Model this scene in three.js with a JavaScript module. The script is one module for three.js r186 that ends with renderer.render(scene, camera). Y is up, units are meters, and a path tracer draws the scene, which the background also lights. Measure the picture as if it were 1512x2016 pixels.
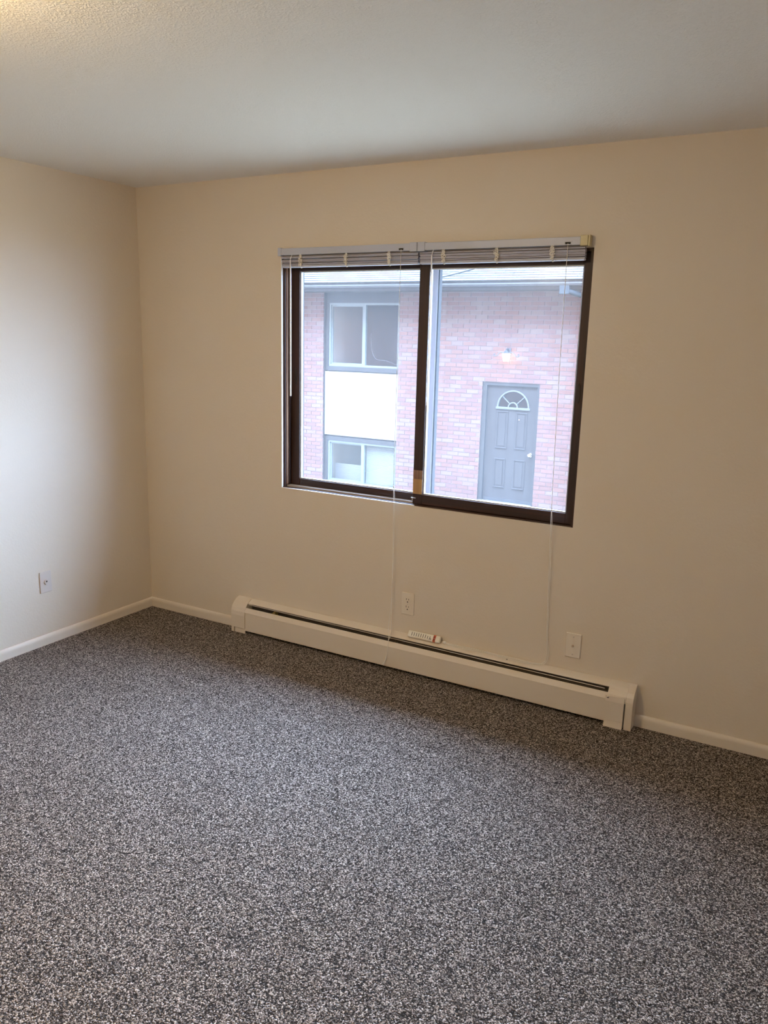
import * as THREE from 'three';
import { RoundedBoxGeometry } from 'three/addons/geometries/RoundedBoxGeometry.js';
import { RectAreaLightUniformsLib } from 'three/addons/lights/RectAreaLightUniformsLib.js';
import { mergeGeometries } from 'three/addons/utils/BufferGeometryUtils.js';

// ---------------------------------------------------------------- camera, sky, exposure
const scene = new THREE.Scene();
const camera = new THREE.PerspectiveCamera(65.64, 1512 / 2016, 0.05, 200);
camera.position.set(3.5354, 1.6517, 3.4004);
camera.rotation.order = 'YXZ';
camera.rotation.set(-0.2146, 0.5099, 0.0251);
scene.add(camera);

const renderer = new THREE.WebGLRenderer({ antialias: true });
renderer.toneMapping = THREE.LinearToneMapping;
renderer.toneMappingExposure = 1.0;
renderer.shadowMap.enabled = true;

// overcast sky, brighter towards the zenith and the same all round
{
  const w = 64, h = 64, d = new Float32Array(w * h * 4);
  for (let j = 0; j < h; j++) {
    const e = Math.max(0, Math.sin(((j + 0.5) / h - 0.5) * Math.PI));
    const L = (1 + 1.2 * e) / 2.2;
    for (let i = 0; i < w; i++) d.set([0.68 * L, 0.91 * L, 1.33 * L, 1], (j * w + i) * 4);
  }
  const t = new THREE.DataTexture(d, w, h, THREE.RGBAFormat, THREE.FloatType);
  t.mapping = THREE.EquirectangularReflectionMapping;
  t.magFilter = t.minFilter = THREE.LinearFilter;
  t.needsUpdate = true;
  scene.background = t;
  scene.backgroundIntensity = 55;
}
RectAreaLightUniformsLib.init();
const LAMP_POWER = 4.2, LAMP_DOWN = 88;                 // bulb inside the ceiling lamp, and the bright underside of its dome
const LAMP_COLOR = new THREE.Color().setRGB(1, 0.70, 0.34);

// ---------------------------------------------------------------- helpers
let seed = 20240611;
const rnd = () => { seed = (seed * 1664525 + 1013904223) >>> 0; return seed / 4294967296; };
const R = (a, b) => a + (b - a) * rnd();
const V = (x, y, z) => new THREE.Vector3(x, y, z);
const taken = new Map();
function numbered(n) { const k = taken.get(n) || 0; taken.set(n, k + 1); return k ? `${n}_${String(k).padStart(3, '0')}` : n; }
function thing(name, label, category, group) {
  const o = new THREE.Group(); o.name = numbered(name); o.userData = { label, category };
  if (group) o.userData.group = group;
  scene.add(o); return o;
}
function structure(name, label, category) {
  const o = new THREE.Group(); o.name = name; o.userData = { kind: 'structure', label, category }; scene.add(o); return o;
}
function flat(g) { return g.index ? g.toNonIndexed() : g; }
function part(name, geos, mat, parent, label) {
  const list = (Array.isArray(geos) ? geos : [geos]).map(flat);
  const m = new THREE.Mesh(list.length > 1 ? mergeGeometries(list) : list[0], mat);
  m.name = name; if (label) m.userData.label = label; parent.add(m); return m;
}
function wholeThing(name, geos, mat, label, category, group) {
  const m = part(numbered(name), geos, mat, scene); m.userData = { label, category }; if (group) m.userData.group = group; return m;
}
function structMesh(name, geos, mat, label, category) {
  const m = part(name, geos, mat, scene); m.userData = { kind: 'structure', label, category }; return m;
}
// uv in metres from the face a vertex lies on; 'grain' swaps so that v runs along that axis
function metric(g, grain) {
  g = flat(g); const p = g.attributes.position, n = g.attributes.normal, uv = new Float32Array(p.count * 2);
  for (let i = 0; i < p.count; i++) {
    const a = [Math.abs(n.getX(i)), Math.abs(n.getY(i)), Math.abs(n.getZ(i))], k = a.indexOf(Math.max(...a));
    let u = k === 0 ? p.getZ(i) : p.getX(i), v = k === 1 ? p.getZ(i) : p.getY(i);
    if (grain === 'x') { const x = p.getX(i); v = x; u = k === 1 ? p.getZ(i) : p.getY(i); }
    uv[2 * i] = u; uv[2 * i + 1] = v;
  }
  g.setAttribute('uv', new THREE.BufferAttribute(uv, 2)); return g;
}
// box between two corners
function bx(x0, x1, y0, y1, z0, z1, r = 0, grain) {
  const w = x1 - x0, h = y1 - y0, d = z1 - z0;
  const g = r ? new RoundedBoxGeometry(w, h, d, 2, Math.min(r, w / 2.01, h / 2.01, d / 2.01)) : new THREE.BoxGeometry(w, h, d);
  g.translate((x0 + x1) / 2, (y0 + y1) / 2, (z0 + z1) / 2); return metric(g, grain);
}
function tube(pts, r, seg = 24, rad = 6) { return new THREE.TubeGeometry(new THREE.CatmullRomCurve3(pts), seg, r, rad, false); }
function cyl(r0, r1, h, x, y, z, axis = 'y', n = 20) {
  const g = new THREE.CylinderGeometry(r0, r1, h, n);
  if (axis === 'z') g.rotateX(Math.PI / 2); if (axis === 'x') g.rotateZ(Math.PI / 2);
  g.translate(x, y, z); return g;
}
// profile of [z, y] points pushed along x from x0 to x1
function run(profile, x0, x1, bevel = 0) {
  const s = new THREE.Shape(profile.map(([z, y]) => new THREE.Vector2(z, y)));
  const g = new THREE.ExtrudeGeometry(s, { depth: x1 - x0 - 2 * bevel, bevelEnabled: bevel > 0, bevelThickness: bevel, bevelSize: bevel, bevelOffset: -bevel, bevelSegments: 2, curveSegments: 8 });
  g.translate(0, 0, bevel); g.rotateY(Math.PI / 2); g.scale(1, 1, -1);
  // after rotateY(90deg) shape x -> -z ; flipped back, winding restored below
  const f = flat(g), p = f.attributes.position;
  for (let i = 0; i < p.count; i += 3) {
    const a = [p.getX(i), p.getY(i), p.getZ(i)], b = [p.getX(i + 1), p.getY(i + 1), p.getZ(i + 1)];
    p.setXYZ(i, ...b); p.setXYZ(i + 1, ...a);
  }
  f.translate(x0, 0, 0); f.computeVertexNormals(); return metric(f);
}
const lin = (r, g, b) => new THREE.Color().setRGB(r, g, b);
const std = (color, roughness = 0.6, extra = {}) => new THREE.MeshStandardMaterial({ color, roughness, ...extra });
function dataTex(n, m, fn, srgb, repeat) {
  const d = new Uint8Array(n * m * 4);
  for (let j = 0; j < m; j++) for (let i = 0; i < n; i++) { const c = fn(i, j); const k = (j * n + i) * 4; d[k] = c[0]; d[k + 1] = c[1]; d[k + 2] = c[2]; d[k + 3] = 255; }
  const t = new THREE.DataTexture(d, n, m); t.wrapS = t.wrapT = THREE.RepeatWrapping; t.magFilter = THREE.LinearFilter; t.minFilter = THREE.LinearMipmapLinearFilter; t.generateMipmaps = true;
  if (srgb) t.colorSpace = THREE.SRGBColorSpace; if (repeat) t.repeat.set(...repeat); t.needsUpdate = true; return t;
}
// periodic value noise on an n x m lattice
function lattice(n, m) {
  const a = new Float32Array(n * m).map(() => rnd());
  return (u, v) => {                                     // u, v in 0..1
    const x = u * n, y = v * m, i = Math.floor(x), j = Math.floor(y), fx = x - i, fy = y - j, s = fx * fx * (3 - 2 * fx), t = fy * fy * (3 - 2 * fy);
    const at = (p, q) => a[(((q % m) + m) % m) * n + (((p % n) + n) % n)];
    return (at(i, j) * (1 - s) + at(i + 1, j) * s) * (1 - t) + (at(i, j + 1) * (1 - s) + at(i + 1, j + 1) * s) * t;
  };
}

// ---------------------------------------------------------------- materials
const M = {};
{ // orange-peel paint relief and knock-down ceiling relief, 0.6 m tiles
  const a = lattice(110, 110), b = lattice(56, 56);
  const peel = dataTex(512, 512, (i, j) => { const v = 255 * (0.6 * a(i / 512, j / 512) + 0.4 * b(i / 512, j / 512)); return [v, v, v]; }, false, [1 / 0.6, 1 / 0.6]);
  M.wall = std(lin(0.70, 0.62, 0.515), 0.62, { bumpMap: peel, bumpScale: 0.0004 });
  const c = lattice(190, 190), d = lattice(100, 100);
  const knock = dataTex(512, 512, (i, j) => { let v = 0.55 * c(i / 512, j / 512) + 0.45 * d(i / 512, j / 512); v = Math.min(1, Math.max(0, (v - 0.42) * 3.2)); v = 255 * v; return [v, v, v]; }, false, [1 / 0.6, 1 / 0.6]);
  M.ceiling = std(lin(0.88, 0.865, 0.82), 0.75, { bumpMap: knock, bumpScale: 0.0007 });
}
M.trim = std(lin(0.72, 0.65, 0.56), 0.5);
M.litEdge = std(lin(0.80, 0.77, 0.72), 0.5);  // white standing in for light on the window opening edges
{ // carpet: cut-pile yarn ends in mixed tones, 1.25 m tile
  const n = 2048, m = 2048, size = 1.25, H = new Float32Array(n * m), C = new Float32Array(n * m);
  const count = 190000;
  for (let k = 0; k < count; k++) {
    const cx = rnd() * n, cy = rnd() * m, rr = R(1.9, 4.1), st = R(1, 2.0), an = rnd() * Math.PI, ca = Math.cos(an), sa = Math.sin(an), top = R(0.3, 1), tone = rnd(), e = Math.ceil(rr * st);
    for (let j = -e; j <= e; j++) for (let i = -e; i <= e; i++) {
      const u = (i * ca + j * sa) / st, v = -i * sa + j * ca, q = (u * u + v * v) / (rr * rr); if (q > 1) continue;
      const h = top * Math.sqrt(1 - q), x = ((Math.floor(cx) + i) % n + n) % n, y = ((Math.floor(cy) + j) % m + m) % m, at = y * n + x;
      if (h > H[at]) { H[at] = h; C[at] = tone; }
    }
  }
  const map = dataTex(n, m, (i, j) => { const t = Math.pow(C[j * n + i], 1.2); return [28 + 195 * t, 22 + 188 * t, 19 + 179 * t]; }, true, [1 / size, 1 / size]);
  const rel = dataTex(n, m, (i, j) => { const v = 255 * H[j * n + i]; return [v, v, v]; }, false, [1 / size, 1 / size]);
  M.carpet = std(0xffffff, 1, { map, bumpMap: rel, bumpScale: 0.006 });
}
function woodMat(dark, light, rough) {
  const a = lattice(40, 3), b = lattice(90, 5), c = lattice(8, 4);
  const t = dataTex(256, 512, (i, j) => { const k = 0.5 * a(i / 256, j / 512) + 0.3 * b(i / 256, j / 512) + 0.2 * c(i / 256, j / 512); return [0, 1, 2].map(q => dark[q] + (light[q] - dark[q]) * k); }, true, [1 / 0.25, 1 / 0.9]);
  return std(0xffffff, rough, { map: t });
}
M.wood = woodMat([24, 11, 6], [72, 37, 22], 0.55);
M.rawWood = woodMat([140, 104, 60], [196, 154, 96], 0.6);
M.wornWood = woodMat([92, 62, 44], [176, 140, 110], 0.55);
M.bronze = std(lin(0.03, 0.022, 0.018), 0.55, { metalness: 0.3 });
M.vinyl = std(lin(0.5, 0.5, 0.5), 0.5);
M.trackMetal = std(lin(0.42, 0.38, 0.34), 0.45, { metalness: 0.3 });
M.stormMetal = std(lin(0.6, 0.58, 0.64), 0.5);
M.stormShade = std(lin(0.012, 0.013, 0.015), 0.95);  // near-black in place of shade on the side of the pale frame
{ // weathered pane: a thin film of dust and rain streaks that scatters daylight
  const a = lattice(160, 6), b = lattice(40, 30), c = lattice(300, 200);
  const t = dataTex(512, 512, (i, j) => { const v = 0.5 * a(i / 512, j / 512) + 0.3 * b(i / 512, j / 512) + 0.2 * c(i / 512, j / 512); const q = 205 + 50 * v; return [q, q, q]; }, false, [1 / 0.8, 1 / 1.1]);
  M.pane = new THREE.MeshPhysicalMaterial({ color: lin(0.92, 0.975, 1), roughness: 0.165, roughnessMap: t, transmission: 1, thickness: 0, ior: 1.5, metalness: 0 });
}
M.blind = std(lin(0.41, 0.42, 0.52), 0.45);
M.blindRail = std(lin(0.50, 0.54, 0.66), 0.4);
M.cord = std(lin(0.82, 0.80, 0.76), 0.8);
M.yellowed = std(lin(0.62, 0.54, 0.32), 0.5);
M.wand = new THREE.MeshPhysicalMaterial({ color: lin(0.85, 0.87, 0.9), roughness: 0.25, clearcoat: 0.4 });
M.heater = std(lin(0.72, 0.65, 0.56), 0.42);
M.shadedSteel = std(lin(0.17, 0.145, 0.125), 0.6, { metalness: 0.3 });  // dusty steel, darkened further to carry the shade inside the slot
M.fin = std(lin(0.30, 0.28, 0.25), 0.5, { metalness: 0.6 });
M.brass = std(lin(0.55, 0.42, 0.16), 0.4, { metalness: 0.8 });
M.chrome = std(lin(0.8, 0.8, 0.8), 0.2, { metalness: 1 });
M.plate = std(lin(0.76, 0.69, 0.59), 0.4);
M.plateWhite = std(lin(0.64, 0.58, 0.53), 0.4);
M.black = std(lin(0.012, 0.011, 0.01), 0.7);
M.orange = std(lin(0.55, 0.13, 0.045), 0.6);
M.darkRed = std(lin(0.25, 0.03, 0.015), 0.6);
M.inkGrey = std(lin(0.16, 0.16, 0.15), 0.6);

// ---------------------------------------------------------------- the room
const H = 2.44, X1 = 4.15, Z1 = 4.6, WT = 0.22;
const OX0 = 0.997, OX1 = 2.594, OY0 = 0.854, OY1 = 2.041;      // window opening
structMesh('floor', bx(-WT, X1 + WT, -0.12, 0, -WT, Z1 + WT), M.carpet, 'dark speckled cut-pile carpet across the whole floor', 'carpet');
structMesh('ceiling', bx(-WT, X1 + WT, H, H + 0.2, -WT, Z1 + WT), M.ceiling, 'white textured ceiling above the room', 'ceiling');
{
  const leaf = (grow, z0, z1) => {                                // the outer leaf is cut back round the opening
    const s = new THREE.Shape([[0, 0], [X1, 0], [X1, H], [0, H]].map(a => new THREE.Vector2(...a)));
    s.holes.push(new THREE.Path([[OX0 - grow, OY0 - grow], [OX0 - grow, OY1 + grow], [OX1 + grow, OY1 + grow], [OX1 + grow, OY0 - grow]].map(a => new THREE.Vector2(...a))));
    const g = new THREE.ExtrudeGeometry(s, { depth: z1 - z0, bevelEnabled: false }); g.translate(0, 0, z0); return metric(g);
  };
  structMesh('wall_back', [leaf(0, -0.14, 0), leaf(0.1, -WT, -0.14)], M.wall, 'cream painted wall with the sliding window', 'wall');
}
structMesh('wall_left', bx(-WT, 0, 0, H, -WT, Z1 + WT), M.wall, 'cream painted wall at the left, bright with daylight', 'wall');
structMesh('wall_right', bx(X1, X1 + WT, 0, H, -WT, Z1 + WT), M.wall, 'cream painted wall on the right side outside the photo', 'wall');
structMesh('wall_front', bx(0, X1, 0, H, Z1, Z1 + WT), M.wall, 'cream painted wall behind the photographer', 'wall');

const HX0 = 0.695, HX1 = 2.937;                                   // heater extent
const baseProfile = [[0, 0], [0.013, 0], [0.013, 0.034], ...Array.from({ length: 7 }, (_, i) => { const t = (i + 1) / 7 * Math.PI / 2; return [0.013 * Math.cos(t), 0.034 + 0.0215 * Math.sin(t)]; })];
{
  const m = structMesh('baseboard_back', [run(baseProfile, 0.0, HX0), run(baseProfile, HX1, X1)], M.trim, 'low cream skirting board either side of the heater', 'baseboard');
  const g = run(baseProfile, 0, Z1); g.rotateY(-Math.PI / 2); g.scale(-1, 1, 1);
  const p = g.attributes.position; for (let i = 0; i < p.count; i += 3) { const a = [p.getX(i), p.getY(i), p.getZ(i)], b = [p.getX(i + 1), p.getY(i + 1), p.getZ(i + 1)]; p.setXYZ(i, ...b); p.setXYZ(i + 1, ...a); }
  g.computeVertexNormals(); metric(g); g.computeBoundingBox(); if (g.boundingBox.max.x < 0.005) g.translate(-g.boundingBox.min.x, 0, 0);
  structMesh('baseboard_left', g, M.trim, 'low cream skirting board along the left wall', 'baseboard');
}

// ---------------------------------------------------------------- the window
{
  const w = structure('window_1', 'brown wooden sliding window with two panes', 'window');
  const zi = -0.02, zo = -0.056;                                  // faces of the inner (right) and outer (left) sash
  // white strips painted as light caught on the opening edges, jamb liner, head, sill with its empty inner track
  part('lit_edge_strip', [bx(OX0, OX0 + 0.0045, OY0, OY1, -0.012, 0.0012), bx(OX0, 1.80, OY0, OY0 + 0.0045, -0.012, 0.0012)], M.litEdge, w);
  part('jamb', bx(OX0 + 0.001, OX0 + 0.016, OY0, OY1, -0.135, -0.014, 0, 'y'), M.wood, w);
  part('jamb_stop', bx(OX0 + 0.016, OX0 + 0.026, OY0 + 0.02, OY1 - 0.02, -0.052, -0.038, 0.002), M.wood, w);
  part('jamb_track', bx(OX0 + 0.016, OX0 + 0.0195, OY0 + 0.02, OY1 - 0.02, -0.037, -0.022), M.wornWood, w, 'worn pale strip of the left jamb');
  part('jamb', bx(OX1 - 0.012, OX1 - 0.001, OY0, OY1, -0.135, -0.004, 0, 'y'), M.wood, w);
  part('head', bx(OX0 + 0.001, OX1 - 0.001, OY1 - 0.014, OY1 - 0.001, -0.135, -0.004, 0, 'x'), M.wood, w);
  part('sill', bx(OX0 + 0.001, OX1 - 0.001, OY0 + 0.0005, OY0 + 0.007, -0.135, -0.006, 0, 'x'), M.wood, w);
  part('sill_track', [bx(OX0 + 0.02, 1.79, OY0 + 0.007, OY0 + 0.017, -0.029, -0.025), bx(OX0 + 0.02, 1.79, OY0 + 0.007, OY0 + 0.017, -0.052, -0.046), bx(OX0 + 0.02, 1.79, OY0 + 0.007, OY0 + 0.0095, -0.046, -0.029)], M.trackMetal, w, 'grey metal track along the sill');
  function sash(x0, x1, y0, y1, ix0, ix1, iy0, iy1, zf, extra) {
    const zb = zf - 0.032;
    const s = new THREE.Group(); s.name = 'sash'; w.add(s);
    part('stile', bx(x0, ix0, y0, y1, zb, zf, 0.003, 'y'), M.wood, s);
    part('stile', bx(ix1, x1, y0, y1, zb, zf, 0.003, 'y'), M.wood, s);
    part('rail', bx(ix0, ix1, y0, iy0, zb, zf - 0.0006, 0.003, 'x'), M.wood, s);
    part('rail', bx(ix0, ix1, iy1, y1, zb, zf - 0.0006, 0.003, 'x'), M.wood, s);
    const b = 0.005, z0 = zf - 0.024, z1 = zf - 0.009;
    part('glazing_bead', [bx(ix0, ix0 + b, iy0, iy1, z0, z1), bx(ix1 - b, ix1, iy0, iy1, z0, z1), bx(ix0 + b, ix1 - b, iy0, iy0 + b, z0, z1), bx(ix0 + b, ix1 - b, iy1 - b, iy1, z0, z1)], M.vinyl, s, 'thin white glazing bead');
    const g = new THREE.PlaneGeometry(ix1 - ix0 - 0.004, iy1 - iy0 - 0.004); g.translate((ix0 + ix1) / 2, (iy0 + iy1) / 2, zf - 0.018); metric(g);
    part('glass_pane', g, M.pane, s, 'dusty glass pane with rain streaks');
    return s;
  }
  const right = sash(1.781, 2.581, OY0 + 0.008, OY1 - 0.015, 1.8335, 2.551, 0.911, 1.975, zi);
  const left = sash(1.020, 1.812, OY0 + 0.010, OY1 - 0.015, 1.0745, 1.764, 0.906, 1.978, zo);
  part('stile_block', bx(1.7825, 1.8325, 0.912, 0.986, zi, zi + 0.0022, 0.001), M.rawWood, right, 'bare tan wood block on the meeting stile');
  part('stile_repair', bx(1.7825, 1.8325, 0.986, 1.03, zi, zi + 0.0012), M.wornWood, right);
  { const s = new THREE.Shape(); s.absellipse(0, 0, 0.0085, 0.042, 0, Math.PI * 2);
    const e = () => new THREE.ExtrudeGeometry(s, { depth: 0.003, bevelEnabled: true, bevelThickness: 0.001, bevelSize: 0.0015, bevelSegments: 2 });
    part('finger_pull', e().translate(2.5675, 1.442, zi - 0.002), M.bronze, right, 'dark oval finger pull');
    part('finger_pull', e().translate(1.052, 1.447, zo - 0.002), M.bronze, left, 'dark oval finger pull'); }
  part('latch', [bx(1.775, 1.80, 0.888, 0.893, zi, zi + 0.006, 0.001), bx(1.779, 1.784, 0.878, 0.888, zi, zi + 0.004, 0.001)], M.trackMetal, right, 'small metal latch');
  // aluminium storm window outside the sashes
  part('storm_frame', [bx(0.9975, 1.044, OY0 + 0.001, OY1 - 0.001, -0.14, -0.122), bx(1.800, 1.836, OY0 + 0.01, OY1 - 0.01, -0.15, -0.122), bx(2.552, 2.5935, OY0 + 0.001, OY1 - 0.001, -0.14, -0.122), bx(1.044, 2.552, OY0 + 0.001, OY0 + 0.03, -0.14, -0.122), bx(1.044, 2.552, OY1 - 0.03, OY1 - 0.001, -0.14, -0.122)], M.stormShade, w, 'storm window frame with the shade of its side put into a dark colour');
  part('storm_flange', [bx(1.006, 1.036, OY0 + 0.01, OY1 - 0.01, -0.122, -0.118), bx(1.793, 1.829, OY0 + 0.01, OY1 - 0.01, -0.122, -0.118), bx(1.036, 2.55, OY0 + 0.01, OY0 + 0.026, -0.122, -0.118)], M.stormMetal, w, 'pale aluminium flange of the storm window');
}

// ---------------------------------------------------------------- mini blinds, drawn up
function squiggle(cx, y0, y1, z, wide) {
  const g = [];
  for (let k = 0; k < 6; k++) {
    const p = []; const n = 9;
    for (let i = 0; i <= n; i++) p.push(V(cx + R(-wide, wide) * (0.5 + 0.5 * Math.sin(i / n * Math.PI)), y0 + (y1 - y0) * (i / n) + R(-0.002, 0.002), z + R(0, 0.005)));
    g.push(tube(p, 0.0016, 40, 5));
  }
  return g;
}
function blind(x0, x1, label, bundles, wandX, lockX, low) {
  const b = thing('mini_blind', label, 'blind', 'mini blinds at the window');
  part('headrail', bx(x0, x1, 2.049, 2.082, 0.004, 0.032, 0.002), M.blindRail, b);
  const s0 = low ? x0 + 0.004 : x0 - 0.024, s1 = low ? x1 + 0.044 : x1 + 0.022;
  const n = 7;
  for (let i = 0; i < n; i++) {
    const g = new THREE.BoxGeometry(s1 - s0, 0.0042, 0.0245, 1, 1, 4), p = g.attributes.position;
    for (let q = 0; q < p.count; q++) { const z = p.getZ(q) / 0.0123; p.setY(q, p.getY(q) + 0.0022 * (1 - z * z)); }
    g.computeVertexNormals();
    const m = part('slat', g, M.blind, b);
    m.position.set((s0 + s1) / 2 + R(-0.001, 0.001), 2.002 + i * 0.0061 + R(-0.0008, 0.0008), 0.018 + R(-0.002, 0.002));
    m.rotation.set(R(-0.1, 0.3), 0, R(-0.0022, 0.0022));
  }
  part('bottom_rail', bx(s0 - 0.001, s1 + 0.001, 1.989, 1.9985, 0.006, 0.031, 0.004), M.blindRail, b);
  for (const x of bundles) part('cord_bundle', [...squiggle(x, 1.994, 2.049, 0.032, 0.013), new THREE.SphereGeometry(0.0045, 10, 8).scale(1, 0.7, 1).translate(x + 0.002, 1.988, 0.026)], M.cord, b, 'bunched ladder cords');
  // tilt wand on a small hook
  part('tilt_wand', [tube([V(wandX + 0.004, 2.049, 0.03), V(wandX + 0.003, 2.038, 0.036), V(wandX, 2.028, 0.037)], 0.0022, 10), cyl(0.0034, 0.0034, 0.665, wandX, 1.693, 0.037, 'y', 6), cyl(0.0042, 0.0036, 0.012, wandX, 1.358, 0.037, 'y', 8)], M.wand, b, 'clear plastic tilt wand');
  const lock = part('cord_lock', [bx(lockX - 0.016, lockX + 0.016, 2.062, 2.066, 0.032, 0.0345), bx(lockX - 0.016, lockX + 0.016, 2.050, 2.053, 0.032, 0.0345), bx(lockX - 0.016, lockX - 0.012, 2.053, 2.062, 0.032, 0.0345), bx(lockX + 0.012, lockX + 0.016, 2.053, 2.062, 0.032, 0.0345)], M.blindRail, b);
  part('lock_slot', bx(lockX - 0.012, lockX + 0.012, 2.053, 2.062, 0.0318, 0.0328), M.black, lock);
  return b;
}
const bl = blind(1.022, 1.752, 'drawn-up white mini blind on the left half of the window', [1.142, 1.408, 1.645], 1.084, 1.708, true);
part('end_bracket', bx(1.002, 1.023, 2.046, 2.085, 0.002, 0.0335, 0.002), M.blindRail, bl);
part('end_bracket', bx(1.752, 1.789, 2.045, 2.086, 0.002, 0.0345, 0.002), M.blindRail, bl);
const br = blind(1.829, 2.543, 'drawn-up white mini blind on the right half, with a yellowed end bracket', [1.925, 2.178, 2.428], 1.869, 2.492, false);
part('end_bracket', bx(1.7915, 1.8295, 2.045, 2.086, 0.002, 0.0345, 0.002), M.blindRail, br);
part('end_bracket', [bx(2.543, 2.574, 2.0455, 2.087, 0.002, 0.0345, 0.002), bx(2.5765, 2.583, 2.044, 2.088, 0.002, 0.0355, 0.001)], M.yellowed, br, 'yellowed plastic bracket');
// pull cords belong to their blinds
part('pull_cord', [
  tube([V(1.708, 2.056, 0.034), V(1.7075, 1.7, 0.037), V(1.705, 1.3, 0.036), V(1.7025, 0.94, 0.033), V(1.7035, 0.60, 0.022), V(1.706, 0.36, 0.03), V(1.707, 0.24, 0.052), V(1.712, 0.196, 0.062), V(1.7175, 0.165, 0.069), V(1.718, 0.13, 0.0785), V(1.7145, 0.08, 0.0795), V(1.708, 0.055, 0.0795), V(1.698, 0.022, 0.0795)], 0.0013, 90),
  tube([V(1.7025, 0.955, 0.034), V(1.709, 0.90, 0.033), V(1.7075, 0.6, 0.024), V(1.708, 0.36, 0.031), V(1.722, 0.23, 0.052), V(1.7265, 0.195, 0.063), V(1.7195, 0.163, 0.0705)], 0.0012, 50),
  new THREE.SphereGeometry(0.0036, 10, 8).scale(1, 1.6, 1).translate(1.703, 0.945, 0.034),
  tube([V(1.7145, 0.08, 0.0805), V(1.704, 0.045, 0.0805), V(1.694, 0.03, 0.0805)], 0.0022, 10),
], M.cord, bl, 'thin white pull cord hanging over the heater');
part('pull_cord', [
  tube([V(2.492, 2.056, 0.034), V(2.494, 1.6, 0.036), V(2.498, 1.2, 0.035), V(2.501, 0.92, 0.03), V(2.506, 0.6, 0.014), V(2.512, 0.35, 0.006), V(2.514, 0.205, 0.012), V(2.46, 0.1915, 0.02), V(2.36, 0.190, 0.016), V(2.28, 0.1905, 0.02), V(2.18, 0.1915, 0.012), V(2.08, 0.190, 0.017), V(2.006, 0.190, 0.018)], 0.0013, 110),
  tube([V(2.500, 0.955, 0.031), V(2.5065, 0.88, 0.028), V(2.511, 0.6, 0.013), V(2.517, 0.35, 0.005), V(2.52, 0.204, 0.015), V(2.45, 0.188, 0.026), V(2.34, 0.1865, 0.028), V(2.24, 0.190, 0.021), V(2.12, 0.1870, 0.027), V(2.04, 0.188, 0.023), V(2.008, 0.190, 0.019)], 0.0012, 90),
], M.cord, br, 'thin white pull cord lying along the heater top');
part('cord_tassel', [new THREE.SphereGeometry(0.007, 14, 10).scale(1.4, 1, 1).translate(2.004, 0.193, 0.018)], M.cord, br);

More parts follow.
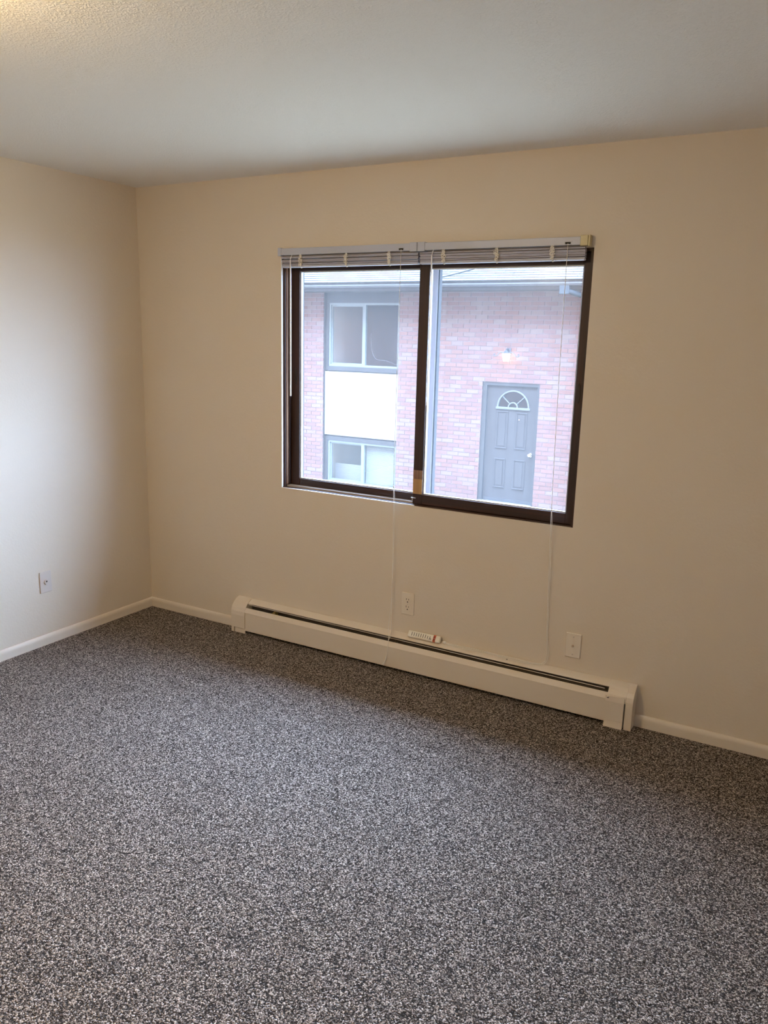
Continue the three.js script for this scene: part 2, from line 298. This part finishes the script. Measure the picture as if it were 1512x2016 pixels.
// ---------------------------------------------------------------- baseboard heater
{
  const h = thing('baseboard_heater', 'long cream metal baseboard heater under the window', 'heater');
  const a = 0.785, b = 2.828;
  part('back_panel', bx(a, b, 0.012, 0.186, 0.002, 0.006), M.shadedSteel, h);
  part('hood', run([[0.001, 0.186], [0.001, 0.1895], [0.006, 0.190], [0.040, 0.1735], [0.0415, 0.170], [0.0385, 0.1695], [0.0375, 0.1715], [0.006, 0.1865]], a, b), M.heater, h);
  part('front_panel', run([[0.068, 0.019], [0.0705, 0.018], [0.0715, 0.020], [0.0715, 0.126], [0.0600, 0.1500], [0.0575, 0.1505], [0.0565, 0.149], [0.0690, 0.125], [0.069, 0.020]], a - 0.01, b + 0.005), M.heater, h);
  const damper = part('damper', bx(-1.0, 1.0, -0.0011, 0.0011, -0.006, 0.006), M.heater, h);
  damper.position.set(1.805, 0.1635, 0.0455); damper.rotation.set(-0.4, 0, -0.0032);
  part('heating_pipe', cyl(0.011, 0.011, b - a, (a + b) / 2, 0.085, 0.036, 'x', 16), std(lin(0.35, 0.17, 0.09), 0.45, { metalness: 0.8 }), h);
  const fins = []; for (let x = a + 0.06; x < b - 0.04; x += 0.009) fins.push(bx(x, x + 0.0006, 0.05, 0.112, 0.008, 0.064));
  const f = part('heating_fins', fins, M.fin, h); f.userData.kind = 'stuff';
  part('support_bracket', [bx(0.972, 0.992, 0.1515, 0.1545, 0.030, 0.058), bx(0.972, 0.992, 0.12, 0.1545, 0.028, 0.030), bx(0.978, 0.983, 0.154, 0.164, 0.036, 0.048)], M.brass, h, 'brass clip in the slot');
  part('support_bracket', [bx(1.735, 1.752, 0.140, 0.143, 0.030, 0.058), bx(1.741, 1.745, 0.143, 0.154, 0.036, 0.046)], M.fin, h);
  const cap = [[0.001, 0], [0.074, 0], [0.0745, 0.105], [0.072, 0.128], [0.065, 0.148], [0.052, 0.166], [0.036, 0.179], [0.018, 0.188], [0.001, 0.192]];
  const capL = part('end_cap', [run(cap, HX0, HX0 + 0.02, 0.0012), run([[0.001, 0.031], ...cap.slice(1).map(([z, y]) => [z, Math.max(y, 0.031)])], HX0 + 0.0195, 0.792)], M.heater, h);
  part('cap_panel', [run([[0.0735, 0.032], [0.0782, 0.032], [0.0782, 0.105], [0.0750, 0.128], [0.071, 0.128], [0.0735, 0.105]], HX0 + 0.022, 0.7935)], M.heater, capL);
  part('cap_foot', bx(HX0 + 0.0255, 0.7935, 0.001, 0.0275, 0.070, 0.0725), M.heater, capL);
  const upper = [[0.001, 0.120], [0.0728, 0.120], [0.072, 0.128], [0.065, 0.148], [0.052, 0.166], [0.036, 0.179], [0.018, 0.188], [0.001, 0.192]];
  const capR = part('end_cap', [run(cap, 2.824, 2.8995), run(upper, 2.8995, 2.9055), run(cap, 2.9055, HX1, 0.0012)], M.heater, h);
  const flap = part('cap_panel', [run([[0.0, 0.0], [0.0015, 0.0], [0.0015, 0.088], [-0.0035, 0.112], [-0.005, 0.112], [0, 0.088]], 0, 0.081)], M.heater, capR, 'slightly askew access panel');
  flap.position.set(2.820, 0.032, 0.0785); flap.rotation.z = 0.012;
  const lip = part('cap_foot', [run([[0.0, 0.0], [0.0012, 0.0], [-0.006, 0.030], [-0.007, 0.030]], 0, 0.08)], M.heater, capR);
  lip.position.set(2.820, 0.001, 0.084);
  part('screw', new THREE.SphereGeometry(0.0055, 14, 10).scale(1, 1, 0.5).translate(2.829, 0.1375, 0.0785), M.chrome, h, 'bright metal screw');
  part('screw', new THREE.SphereGeometry(0.0035, 10, 8).scale(1, 0.6, 1).translate(2.335, 0.1825, 0.024), M.black, h, 'dark screw head in the hood');
}

// ---------------------------------------------------------------- slim white object on the heater
{
  const o = thing('remote_control', 'slim white remote with dark ticks and an orange band lying on the heater', 'remote');
  part('body', bx(-0.090, 0.090, -0.0175, 0.0175, -0.009, 0.009, 0.006), std(lin(0.80, 0.78, 0.70), 0.45), o);
  for (let k = 0; k < 9; k++) part('button', bx(-0.068 + k * 0.0125, -0.0645 + k * 0.0125, -0.009, 0.010 - (k > 6 ? 0.004 : 0), 0.0085, 0.0096), M.inkGrey, o);
  part('band', bx(0.047, 0.069, -0.0179, 0.0179, -0.0094, 0.0094, 0.006), M.orange, o, 'orange-red band');
  part('band_mark', [bx(0.052, 0.064, 0.001, 0.012, 0.0092, 0.0098), bx(0.052, 0.064, -0.012, -0.002, 0.0092, 0.0098)], M.darkRed, o);
  part('arrow_mark', [bx(0.026, 0.042, -0.010, -0.0085, 0.0085, 0.0096), bx(0.036, 0.042, -0.0085, -0.004, 0.0085, 0.0096)], M.inkGrey, o);
  o.position.set(1.895, 0.2005, 0.0205); o.rotation.set(-0.62, 0, 0.008);
}

// ---------------------------------------------------------------- wall plates
function roundedPlate(w, h, d) { return new RoundedBoxGeometry(w, h, d, 3, 0.0025); }
{
  const o = thing('wall_outlet', 'cream duplex power outlet on the wall just above the heater', 'outlet'); o.position.set(1.7872, 0.3483, 0);
  part('plate', roundedPlate(0.07, 0.1145, 0.007).translate(0, 0, 0.003), M.plate, o);
  for (const s of [1, -1]) {
    const shape = new THREE.Shape(); shape.absarc(0, 0, 0.0172, -0.95, 0.95, false); shape.absarc(0, 0, 0.0172, Math.PI - 0.95, Math.PI + 0.95, false); shape.closePath();
    const g = new THREE.ExtrudeGeometry(shape, { depth: 0.0015, bevelEnabled: true, bevelThickness: 0.0006, bevelSize: 0.0006, bevelSegments: 2 });
    const r = part('socket', g.translate(0, s * 0.0195, 0.0064), M.plate, o);
    part('socket_slot', [bx(-0.0078, -0.0053, s * 0.0195 + 0.001, s * 0.0195 + 0.0105, 0.0078, 0.0087), bx(0.0052, 0.0075, s * 0.0195 + 0.001, s * 0.0195 + 0.009, 0.0078, 0.0087), cyl(0.0032, 0.0032, 0.001, 0, s * 0.0195 - 0.0085, 0.0083, 'z', 12)], M.black, r);
  }
  part('screw', cyl(0.0028, 0.0032, 0.0016, 0, 0, 0.0072, 'z', 12), M.plateWhite, o);
}
{
  const o = thing('cable_plate', 'cream wall plate with a centre stub above the right end of the heater', 'wall plate'); o.position.set(2.6382, 0.3112, 0);
  part('plate', roundedPlate(0.07, 0.1145, 0.007).translate(0, 0, 0.003), M.plate, o);
  part('stub', [cyl(0.0048, 0.0052, 0.010, 0, -0.001, 0.011, 'z', 14), cyl(0.0065, 0.0065, 0.002, 0, -0.001, 0.0074, 'z', 6)], std(lin(0.6, 0.5, 0.38), 0.35, { metalness: 0.5 }), o, 'small metal cable stub');
  for (const y of [0.0415, -0.0415]) part('screw', new THREE.SphereGeometry(0.0036, 12, 8).scale(1, 1, 0.7).translate(0, y, 0.0068), M.plateWhite, o);
}
{
  const o = thing('phone_plate', 'white phone jack plate with a round socket on the left wall', 'wall plate'); o.position.set(0, 0.3459, 0.7511); o.rotation.y = Math.PI / 2;
  part('plate', roundedPlate(0.07, 0.1145, 0.007).translate(0, 0, 0.003), M.plateWhite, o);
  const j = part('jack', [cyl(0.0125, 0.0128, 0.008, 0, 0, 0.0095, 'z', 24)], M.plateWhite, o);
  part('jack_hole', [cyl(0.0038, 0.0038, 0.001, -0.001, 0.003, 0.0134, 'z', 12), bx(-0.002, 0.003, 0.004, 0.0085, 0.013, 0.0138)], M.black, j);
}

// ---------------------------------------------------------------- ceiling lamp (just outside the frame, its glow is in the top left corner)
{
  const o = thing('ceiling_lamp', 'round frosted glass ceiling lamp just beyond the upper left corner', 'ceiling lamp');
  o.position.set(1.60, H, 2.44);
  part('base', cyl(0.155, 0.165, 0.03, 0, -0.015, 0, 'y', 40), std(lin(0.6, 0.55, 0.45), 0.35, { metalness: 0.4 }), o);
  const pts = []; for (let i = 0; i <= 14; i++) { const t = i / 14 * Math.PI / 2; pts.push(new THREE.Vector2(0.145 * Math.sin(t) + 0.0001, -0.03 - 0.085 * Math.cos(t))); }
  part('glass_shade', new THREE.LatheGeometry(pts, 40), new THREE.MeshStandardMaterial({ color: lin(0.8, 0.78, 0.72), roughness: 0.4, emissive: LAMP_COLOR, emissiveIntensity: 2.5 }), o, 'glowing frosted glass dome');
  const l = new THREE.PointLight(LAMP_COLOR, LAMP_POWER, 0, 2); l.name = 'ceiling_bulb'; l.position.set(0, -0.07, 0); l.shadow.radius = 5; l.castShadow = true; o.add(l);
  const a = new THREE.RectAreaLight(LAMP_COLOR, LAMP_DOWN, 0.22, 0.22); a.name = 'dome_underside'; a.position.set(0, -0.122, 0); a.rotation.x = -Math.PI / 2; o.add(a);
}

// ---------------------------------------------------------------- outdoors
const ZB = -8.4, GY = -1.08;
const grass = lattice(200, 200), grass2 = lattice(30, 30);
M.lawn = std(0xffffff, 1, { map: dataTex(512, 512, (i, j) => { const k = 0.6 * grass(i / 512, j / 512) + 0.4 * grass2(i / 512, j / 512); return [84 + 40 * k, 76 + 38 * k, 60 + 34 * k]; }, true, [0.5, 0.5]) });
structMesh('ground', bx(-26, 26, GY - 0.3, GY, -40, 14), M.lawn, 'dry brown lawn between the two buildings', 'lawn');
M.ownBrick = std(lin(0.22, 0.11, 0.075), 0.9);
// the rest of the house the room is in: storey below, neighbours left and right, storeys above made tall to shade the facade; slab added to block high sky
structMesh('wall_house', [bx(-14, 14, GY, -0.12, -WT, 5.2), bx(-14, -WT, -0.12, H + 0.2, -WT, 5.2), bx(X1 + WT, 14, -0.12, H + 0.2, -WT, 5.2), bx(-14, 14, H + 0.2, 8.6, -WT, 5.2), bx(-14, 14, 2.66, 2.82, -0.86, -WT)], M.ownBrick, 'outer walls of the house around the room, with an added slab that blocks high sky', 'wall');

M.mortar = std(lin(0.125, 0.10, 0.095), 0.95);
const brickTones = [[0.41, 0.18, 0.13], [0.38, 0.165, 0.12], [0.44, 0.20, 0.145], [0.41, 0.205, 0.16], [0.41, 0.24, 0.195], [0.37, 0.17, 0.14], [0.42, 0.265, 0.22], [0.40, 0.19, 0.16]];
const brickMats = brickTones.map(c => std(lin(...c.map(v => v * 0.23)), 0.9));
M.brownPaint = std(lin(0.012, 0.010, 0.009), 0.6);
M.doorPaint = std(lin(0.017, 0.012, 0.010), 0.75);
M.stucco = std(lin(0.165, 0.165, 0.155), 0.95);
M.whiteAlu = std(lin(0.085, 0.105, 0.105), 0.45);
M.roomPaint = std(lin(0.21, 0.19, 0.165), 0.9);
M.farGlass = new THREE.MeshPhysicalMaterial({ color: 0xffffff, roughness: 0.02, transmission: 1, thickness: 0, ior: 1.5 });
M.gutter = std(lin(0.02, 0.019, 0.02), 0.5);
M.soffit = std(lin(0.03, 0.028, 0.027), 0.7);
{
  const B = thing('apartment_building', 'red brick building with shingled roof seen through the window', 'building');
  const bx0 = -9, bx1 = 1.5, top = 2.45;
  const col = [-4.36, -2.86];                                     // recessed window bay
  const door = [-1.342, -0.403], doorTop = 1.034, doorBot = -0.885;
  const zf = ZB, zm = ZB - 0.006, deep = ZB - 5;
  // mortar bed behind the bricks, with openings
  part('mortar_bed', [bx(bx0, col[0], GY, top, deep, zm), bx(col[1], door[0], GY, top, deep, zm), bx(door[0], door[1], doorTop, top, deep, zm), bx(door[0], door[1], GY, doorBot - 0.03, deep, zm), bx(door[1], bx1, GY, top, deep, zm), bx(col[0], col[1], GY, top, deep, ZB - 3.4)], M.mortar, B);
  // bricks
  const P = 0.2, C = 0.0678, J = 0.0105, list = [];
  for (let r = 0, y = GY + 0.02; y < top - 0.01; y += C, r++) {
    const y1 = y + C - J, free = [[bx0, col[0]], ...(y1 > doorBot - 0.02 && y < doorTop - 0.01 ? [[col[1], door[0]], [door[1], bx1]] : [[col[1], bx1]])];
    for (const [s, e] of free) {
      let x = Math.floor(s / P) * P + (r % 2 ? P / 2 : 0) - P;
      for (; x < e; x += P) {
        const a = Math.max(x, s), b = Math.min(x + P - J, e); if (b - a < 0.03) continue;
        list.push({ a, b, y, y1, z: R(-0.0015, 0.0015), tone: Math.floor(rnd() * 8) });
      }
    }
  }
  const eye = camera.position, cell = new THREE.BoxGeometry(1, 1, 0.06);
  for (const q of list) { const cx = (q.a + q.b) / 2, cy = (q.y + q.y1) / 2; q.seen = cx > -4.9 && cx < 0.25 && cy > -0.88 && cy < 2.36; q.d = Math.hypot(cx - eye.x, cy - eye.y, ZB - eye.z) - (q.b - q.a) * 3; }
  list.sort((m, n) => (n.seen - m.seen) || (m.d - n.d));
  for (const q of list.slice(0, 300)) {
    const m = new THREE.Mesh(cell, brickMats[q.tone]); m.name = 'brick'; m.position.set((q.a + q.b) / 2, (q.y + q.y1) / 2, zf - 0.03 + q.z); m.scale.set(q.b - q.a, q.y1 - q.y, 1); B.add(m);
  }
  const rest = list.slice(300), inst = new THREE.InstancedMesh(cell, std(0xffffff, 0.9), rest.length), mt = new THREE.Matrix4(), qt = new THREE.Quaternion();
  rest.forEach((q, i) => { mt.compose(V((q.a + q.b) / 2, (q.y + q.y1) / 2, zf - 0.03 + q.z), qt, V(q.b - q.a, q.y1 - q.y, 1)); inst.setMatrixAt(i, mt); inst.setColorAt(i, brickMats[q.tone].color); });
  inst.name = 'brickwork'; inst.userData.kind = 'stuff'; B.add(inst);

  // window bay: stucco panel between an upper and a lower sliding window
  part('bay_reveal', [bx(col[0], col[0] + 0.02, GY, top, ZB - 0.16, zf - 0.02), bx(col[1] - 0.012, col[1], GY, top, ZB - 0.16, zf - 0.02), bx(col[0] + 0.02, col[1] - 0.012, 2.275, top, ZB - 0.3, zf - 0.045)], M.brownPaint, B);
  part('stucco_panel', bx(col[0] + 0.012, col[1] - 0.004, -0.035, 1.075, ZB - 0.4, zf - 0.03), M.stucco, B, 'white stucco panel between two windows');
  function slider(y0, y1, mull, blindsRight) {
    const x0 = col[0] + 0.02, x1 = col[1] - 0.012, z0 = ZB - 0.1, z1 = ZB - 0.05, g = new THREE.Group(); g.name = 'window'; B.add(g);
    part('surround', [bx(x0, x1, y1 - 0.07, y1, z0 - 0.05, z1 + 0.012), bx(x0, x0 + 0.065, y0, y1 - 0.07, z0 - 0.05, z1 + 0.012), bx(x0 + 0.065, x1, y0, y0 + 0.075, z0 - 0.05, z1 + 0.012), bx(x1 - 0.012, x1, y0 + 0.075, y1 - 0.07, z0 - 0.05, z1 + 0.012)], M.brownPaint, g);
    const a = x0 + 0.065, b = x1 - 0.012, c = y0 + 0.075, d = y1 - 0.07, f = 0.034;
    part('frame', [bx(a, b, d - f, d, z0, z1), bx(a, b, c, c + f, z0, z1), bx(a, a + f, c + f, d - f, z0, z1), bx(b - f, b, c + f, d - f, z0, z1)], M.whiteAlu, g);
    part('mullion', bx(mull - 0.03, mull + 0.03, c + f, d - f, z0, z1 - 0.004), M.whiteAlu, g);
    part('sash_frame', [bx(a + f, mull - 0.03, d - f - 0.025, d - f, z0, z1 - 0.02), bx(a + f, mull - 0.03, c + f, c + f + 0.025, z0, z1 - 0.02), bx(a + f, a + f + 0.03, c + f + 0.025, d - f - 0.025, z0, z1 - 0.02)], M.whiteAlu, g);
    for (const [p, q] of [[a + f, mull - 0.03], [mull + 0.03, b - f]]) { const gp = new THREE.PlaneGeometry(q - p, d - c - 2 * f); gp.translate((p + q) / 2, (c + d) / 2, z0 + 0.02); part('pane', metric(gp), M.farGlass, g); }
    part('room', [bx(col[0], col[1], c - 0.10, d + 0.12, ZB - 3.4, ZB - 3.3), bx(col[0], col[1], d + 0.06, d + 0.12, ZB - 3.3, z0 - 0.02), bx(col[0], col[1], c - 0.10, c - 0.04, ZB - 3.3, z0 - 0.02), bx(col[0], col[0] + 0.02, c - 0.04, d + 0.06, ZB - 3.3, z0 - 0.06), bx(col[1] - 0.02, col[1], c - 0.04, d + 0.06, ZB - 3.3, z0 - 0.06)], M.roomPaint, g, 'room behind the panes');
    if (blindsRight) { const s = []; for (let y = c + f; y < d - f - 0.03; y += 0.024) { const t = bx(mull + 0.03, b - f, -0.011, 0.011, -0.0006, 0.0006); t.rotateX(-0.45); t.translate(0, y + 0.012, z0 - 0.04); s.push(t); } const m = part('window_blind', s, std(lin(0.085, 0.10, 0.10), 0.6), g, 'lowered pale blind'); m.userData.kind = 'stuff';
      const s2 = []; for (let y = c + f; y < d - f - 0.4; y += 0.024) { const t = bx(a + f + 0.02, mull - 0.04, -0.011, 0.011, -0.0006, 0.0006); t.rotateX(-0.2); t.translate(0, y + 0.012, z0 - 0.12); s2.push(t); } const m2 = part('window_blind', s2, std(lin(0.07, 0.075, 0.075), 0.6), g); m2.userData.kind = 'stuff'; }
    else part('curtain_edge', tube([V(mull + 0.1, d - 0.5, z0 - 0.03), V(mull + 0.12, c + 0.3, z0 - 0.03), V(mull + 0.2, c + 0.15, z0 - 0.03), V(mull + 0.42, c + 0.12, z0 - 0.03), V(b - 0.06, c + 0.05, z0 - 0.03)], 0.004, 30), M.gutter, g);
  }
  slider(1.092, 2.305, -3.572, false);
  slider(GY + 0.12, -0.062, -3.553, true);

  // entrance door
  {
    const d = new THREE.Group(); d.name = 'door'; d.userData.label = 'brown panelled entrance door with a fanlight'; B.add(d);
    const [x0, x1] = door, y0 = doorBot, y1 = doorTop, z = ZB - 0.05;
    part('door_frame', [bx(x0, x0 + 0.075, y0, y1, z - 0.12, z + 0.035), bx(x1 - 0.034, x1, y0, y1, z - 0.12, z + 0.035), bx(x0 + 0.075, x1 - 0.034, y1 - 0.048, y1, z - 0.12, z + 0.035)], M.brownPaint, d);
    part('threshold', bx(x0 + 0.03, x1 - 0.02, y0 - 0.03, y0 + 0.025, z - 0.1, z + 0.06, 0.004), std(lin(0.16, 0.17, 0.175), 0.4, { metalness: 0.3 }), d, 'pale metal threshold');
    part('door_sweep', bx(-1.245, -0.445, -0.855, -0.805, z - 0.02, z + 0.008), M.gutter, d);
    // slab with an arched light cut out
    const s = new THREE.Shape([[-1.2655, -0.86], [-0.438, -0.86], [-0.438, 0.985], [-1.2655, 0.985]].map(a => new THREE.Vector2(...a)));
    const cx = -0.83, cy = 0.655, rr = 0.245, ha = new THREE.Path(); ha.moveTo(cx + rr, cy); ha.absarc(cx, cy, rr, 0, Math.PI, false); ha.closePath(); s.holes.push(ha);
    const g = new THREE.ExtrudeGeometry(s, { depth: 0.04, bevelEnabled: false, curveSegments: 24 }); g.translate(0, 0, z - 0.04); part('slab', metric(g), M.doorPaint, d);
    for (const [a, b, c, e] of [[-1.093, -0.9, 0.0, 0.59], [-0.771, -0.585, 0.005, 0.58], [-1.093, -0.91, -0.632, -0.162], [-0.775, -0.58, -0.635, -0.163]]) {
      const t = 0.018; // moulding as a sloped ring, then a raised field
      part('door_panel', [bx(a, b, e - t, e, z, z + 0.012, 0.005), bx(a, b, c, c + t, z, z + 0.016, 0.005), bx(a, a + t, c + t, e - t, z, z + 0.008, 0.003), bx(b - t, b, c + t, e - t, z, z + 0.008, 0.003), bx(a + 0.04, b - 0.04, c + 0.04, e - 0.04, z, z + 0.007, 0.003)], M.doorPaint, d);
    }
    const ring = (r0, r1, n) => { const q = new THREE.Shape(); q.absarc(cx, cy, r1, 0, Math.PI, false); q.absarc(cx, cy, r0, Math.PI, 0, true); q.closePath(); const e = new THREE.ExtrudeGeometry(q, { depth: 0.02, bevelEnabled: true, bevelThickness: 0.003, bevelSize: 0.003, bevelSegments: 1, curveSegments: n }); e.translate(0, 0, z - 0.004); return metric(e); };
    const pale = std(lin(0.06, 0.064, 0.068), 0.5);
    const spoke = (t) => { const b = bx(0.06, 0.245, -0.007, 0.007, z - 0.01, z + 0.006); b.rotateZ(t); b.translate(cx, cy, 0); return b; };
    const fl = part('fanlight', [ring(0.245, 0.262, 24), ring(0.066, 0.08, 16), spoke(0.75), spoke(Math.PI - 0.75), bx(cx - 0.28, cx + 0.28, cy - 0.035, cy, z - 0.004, z + 0.022, 0.004)], pale, d, 'half-round fanlight with spokes');
    const gp = new THREE.CircleGeometry(rr, 28, 0, Math.PI); gp.translate(cx, cy, z - 0.02);
    part('pane', metric(gp), M.farGlass, d);
    part('door_knob', [new THREE.SphereGeometry(0.03, 16, 12).translate(-0.5, -0.067, z + 0.055), cyl(0.012, 0.016, 0.05, -0.5, -0.067, z + 0.025, 'z', 12), cyl(0.032, 0.034, 0.008, -0.5, -0.067, z + 0.004, 'z', 18)], M.chrome, d, 'bright metal knob');
    part('peephole', cyl(0.009, 0.011, 0.01, -0.716, 0.47, z + 0.006, 'z', 12), M.chrome, d);
    part('hall', [bx(-1.2, -0.45, 0.5, 1.0, z - 2.2, z - 2.15), bx(-1.2, -0.45, 1.0, 1.03, z - 2.15, z - 0.06), bx(-1.2, -0.45, 0.47, 0.5, z - 2.15, z - 0.06), bx(-1.23, -1.2, 0.47, 1.03, z - 2.15, z - 0.06), bx(-0.45, -0.42, 0.47, 1.03, z - 2.15, z - 0.06)], M.roomPaint, d);
  }

  // eaves, gutter, downspout elbow, roof
  const ez = ZB + 0.42, ey = 2.53;
  part('soffit', bx(bx0 - 0.3, bx1 + 0.3, 2.405, 2.425, ZB - 0.02, ez), M.soffit, B);
  part('fascia', bx(bx0 - 0.3, bx1 + 0.3, 2.40, 2.52, ez, ez + 0.02), M.gutter, B);
  part('gutter', run([[ez + 0.02, 2.445], [ez + 0.10, 2.445], [ez + 0.112, 2.475], [ez + 0.104, 2.50], [ez + 0.125, 2.518], [ez + 0.125, 2.530], [ez + 0.118, 2.530], [ez + 0.116, 2.521], [ez + 0.095, 2.502], [ez + 0.10, 2.476], [ez + 0.093, 2.453], [ez + 0.026, 2.453], [ez + 0.026, 2.527], [ez + 0.02, 2.527]], bx0 - 0.3, bx1 + 0.3), std(lin(0.026, 0.025, 0.028), 0.45), B, 'dark roof gutter');
  part('downspout', [bx(-0.04, 0.10, 2.33, 2.45, ez + 0.02, ez + 0.1, 0.006), tube([V(0.08, 2.37, ez + 0.06), V(0.18, 2.34, ez + 0.02), V(0.42, 2.24, ZB + 0.14), V(0.5, 2.1, ZB + 0.06), V(0.5, 1.4, ZB + 0.05), V(0.5, GY + 0.2, ZB + 0.05)], 0.036, 40, 8)], std(lin(0.012, 0.015, 0.018), 0.85), B, 'downspout elbow at the gutter');
  const roof = new THREE.Group(); roof.name = 'roof'; B.add(roof);
  const th = Math.atan(4 / 12), ca = Math.cos(th), sa = Math.sin(th), len = 4.2, rz = ez + 0.10, ry = 2.527;
  const deckShape = [[rz, ry - 0.012], [rz, ry], [rz - len * ca, ry + len * sa], [rz - 2 * len * ca, ry], [rz - 2 * len * ca, ry - 0.012]];
  part('roof_deck', run(deckShape, bx0 - 0.3, bx1 + 0.3), M.soffit, roof);
  const tab = new THREE.BoxGeometry(0.292, 0.009, 0.2), shMats = [0.028, 0.032, 0.035, 0.026].map(v => new THREE.MeshPhysicalMaterial({ color: lin(v, v * 0.97, v * 0.97), roughness: 1, specularIntensity: 0.1 })), more = [];
  for (let r = 0; r < 29; r++) for (let k = 0; k < 40; k++) {
    const s = 0.06 + r * 0.14, x = bx0 - 0.15 + k * 0.3 + (r % 2) * 0.15 + (r * 37 % 5) * 0.012; if (x > bx1 + 0.2) continue;
    const y = ry + s * sa + 0.009, z = rz - s * ca, tone = Math.floor(rnd() * 4), near = r < 9 && x > -5.6 && x < 0.6;
    if (near) { const m = new THREE.Mesh(tab, shMats[tone]); m.name = 'shingle'; m.position.set(x, y, z); m.rotation.x = th - 0.045; roof.add(m); } else more.push([x, y, z, tone]);
  }
  const si = new THREE.InstancedMesh(tab, new THREE.MeshPhysicalMaterial({ color: 0xffffff, roughness: 1, specularIntensity: 0.1 }), more.length), sq = new THREE.Quaternion().setFromEuler(new THREE.Euler(th - 0.045, 0, 0));
  more.forEach(([x, y, z, t], i) => { mt.compose(V(x, y, z), sq, V(1, 1, 1)); si.setMatrixAt(i, mt); si.setColorAt(i, shMats[t].color); });
  si.name = 'shingles'; si.userData.kind = 'stuff'; roof.add(si);
}

// wall lantern over the door
{
  const o = thing('wall_lantern', 'small lit lantern with scrolled arms on the brick wall above the door', 'lantern');
  o.position.set(-0.925, 1.36, ZB + 0.0);
  const metal = std(lin(0.06, 0.06, 0.065), 0.5, { metalness: 0.4 }), z = 0.12;
  part('wall_mount', [bx(-0.03, 0.03, 0.08, 0.2, 0, 0.015, 0.004), tube([V(0, 0.15, 0.015), V(0, 0.19, 0.06), V(0, 0.175, z)], 0.009, 12)], metal, o);
  part('cap', [new THREE.ConeGeometry(0.06, 0.055, 4).rotateY(Math.PI / 4).translate(0, 0.158, z), cyl(0.082, 0.078, 0.014, 0, 0.127, z, 'y', 4).rotateY(0), new THREE.SphereGeometry(0.011, 10, 8).translate(0, 0.195, z)], metal, o);
  const bodyPts = [[0.001, 0], [0.045, 0], [0.068, 0.12], [0.001, 0.12]].map(a => new THREE.Vector2(...a));
  const glow = new THREE.LatheGeometry(bodyPts, 6); glow.translate(0, 0.002, z);
  part('lantern_glass', glow, new THREE.MeshStandardMaterial({ color: lin(0.8, 0.75, 0.65), roughness: 0.4, emissive: lin(1, 0.86, 0.62), emissiveIntensity: 5 }), o, 'glowing lantern glass');
  part('cage', [0, 1, 2, 3, 4, 5].map(k => { const t = k * Math.PI / 3; return tube([V(0.0455 * Math.sin(t), 0, z + 0.0455 * Math.cos(t)), V(0.0695 * Math.sin(t), 0.122, z + 0.0695 * Math.cos(t))], 0.003, 3, 5); }), metal, o);
  for (const s of [-1, 1]) part('scroll_arm', tube([V(s * 0.06, 0.13, z), V(s * 0.085, 0.138, z), V(s * 0.12, 0.118, z), V(s * 0.15, 0.085, z), V(s * 0.185, 0.075, z), V(s * 0.205, 0.092, z), V(s * 0.195, 0.112, z), V(s * 0.18, 0.1, z)], 0.008, 40), metal, o);
  const l = new THREE.PointLight(lin(1, 0.72, 0.4), 0.45, 0, 2); l.name = 'lantern_bulb'; l.position.set(0, 0.06, z); l.shadow.radius = 2; l.castShadow = true; o.add(l);
}
// overhead service cable running from the eaves up towards this house
wholeThing('overhead_cable', tube([V(-1.984, 2.55, -7.8), V(-0.672, 2.593, -6.5), V(1.8, 2.78, -4.0), V(5.5, 3.25, -0.24)], 0.013, 40, 6), std(lin(0.008, 0.008, 0.009), 0.9), 'dark overhead cable crossing in front of the shingled roof', 'cable');

scene.traverse(o => { if (o.isMesh) { o.castShadow = true; o.receiveShadow = true; } });
renderer.render(scene, camera);
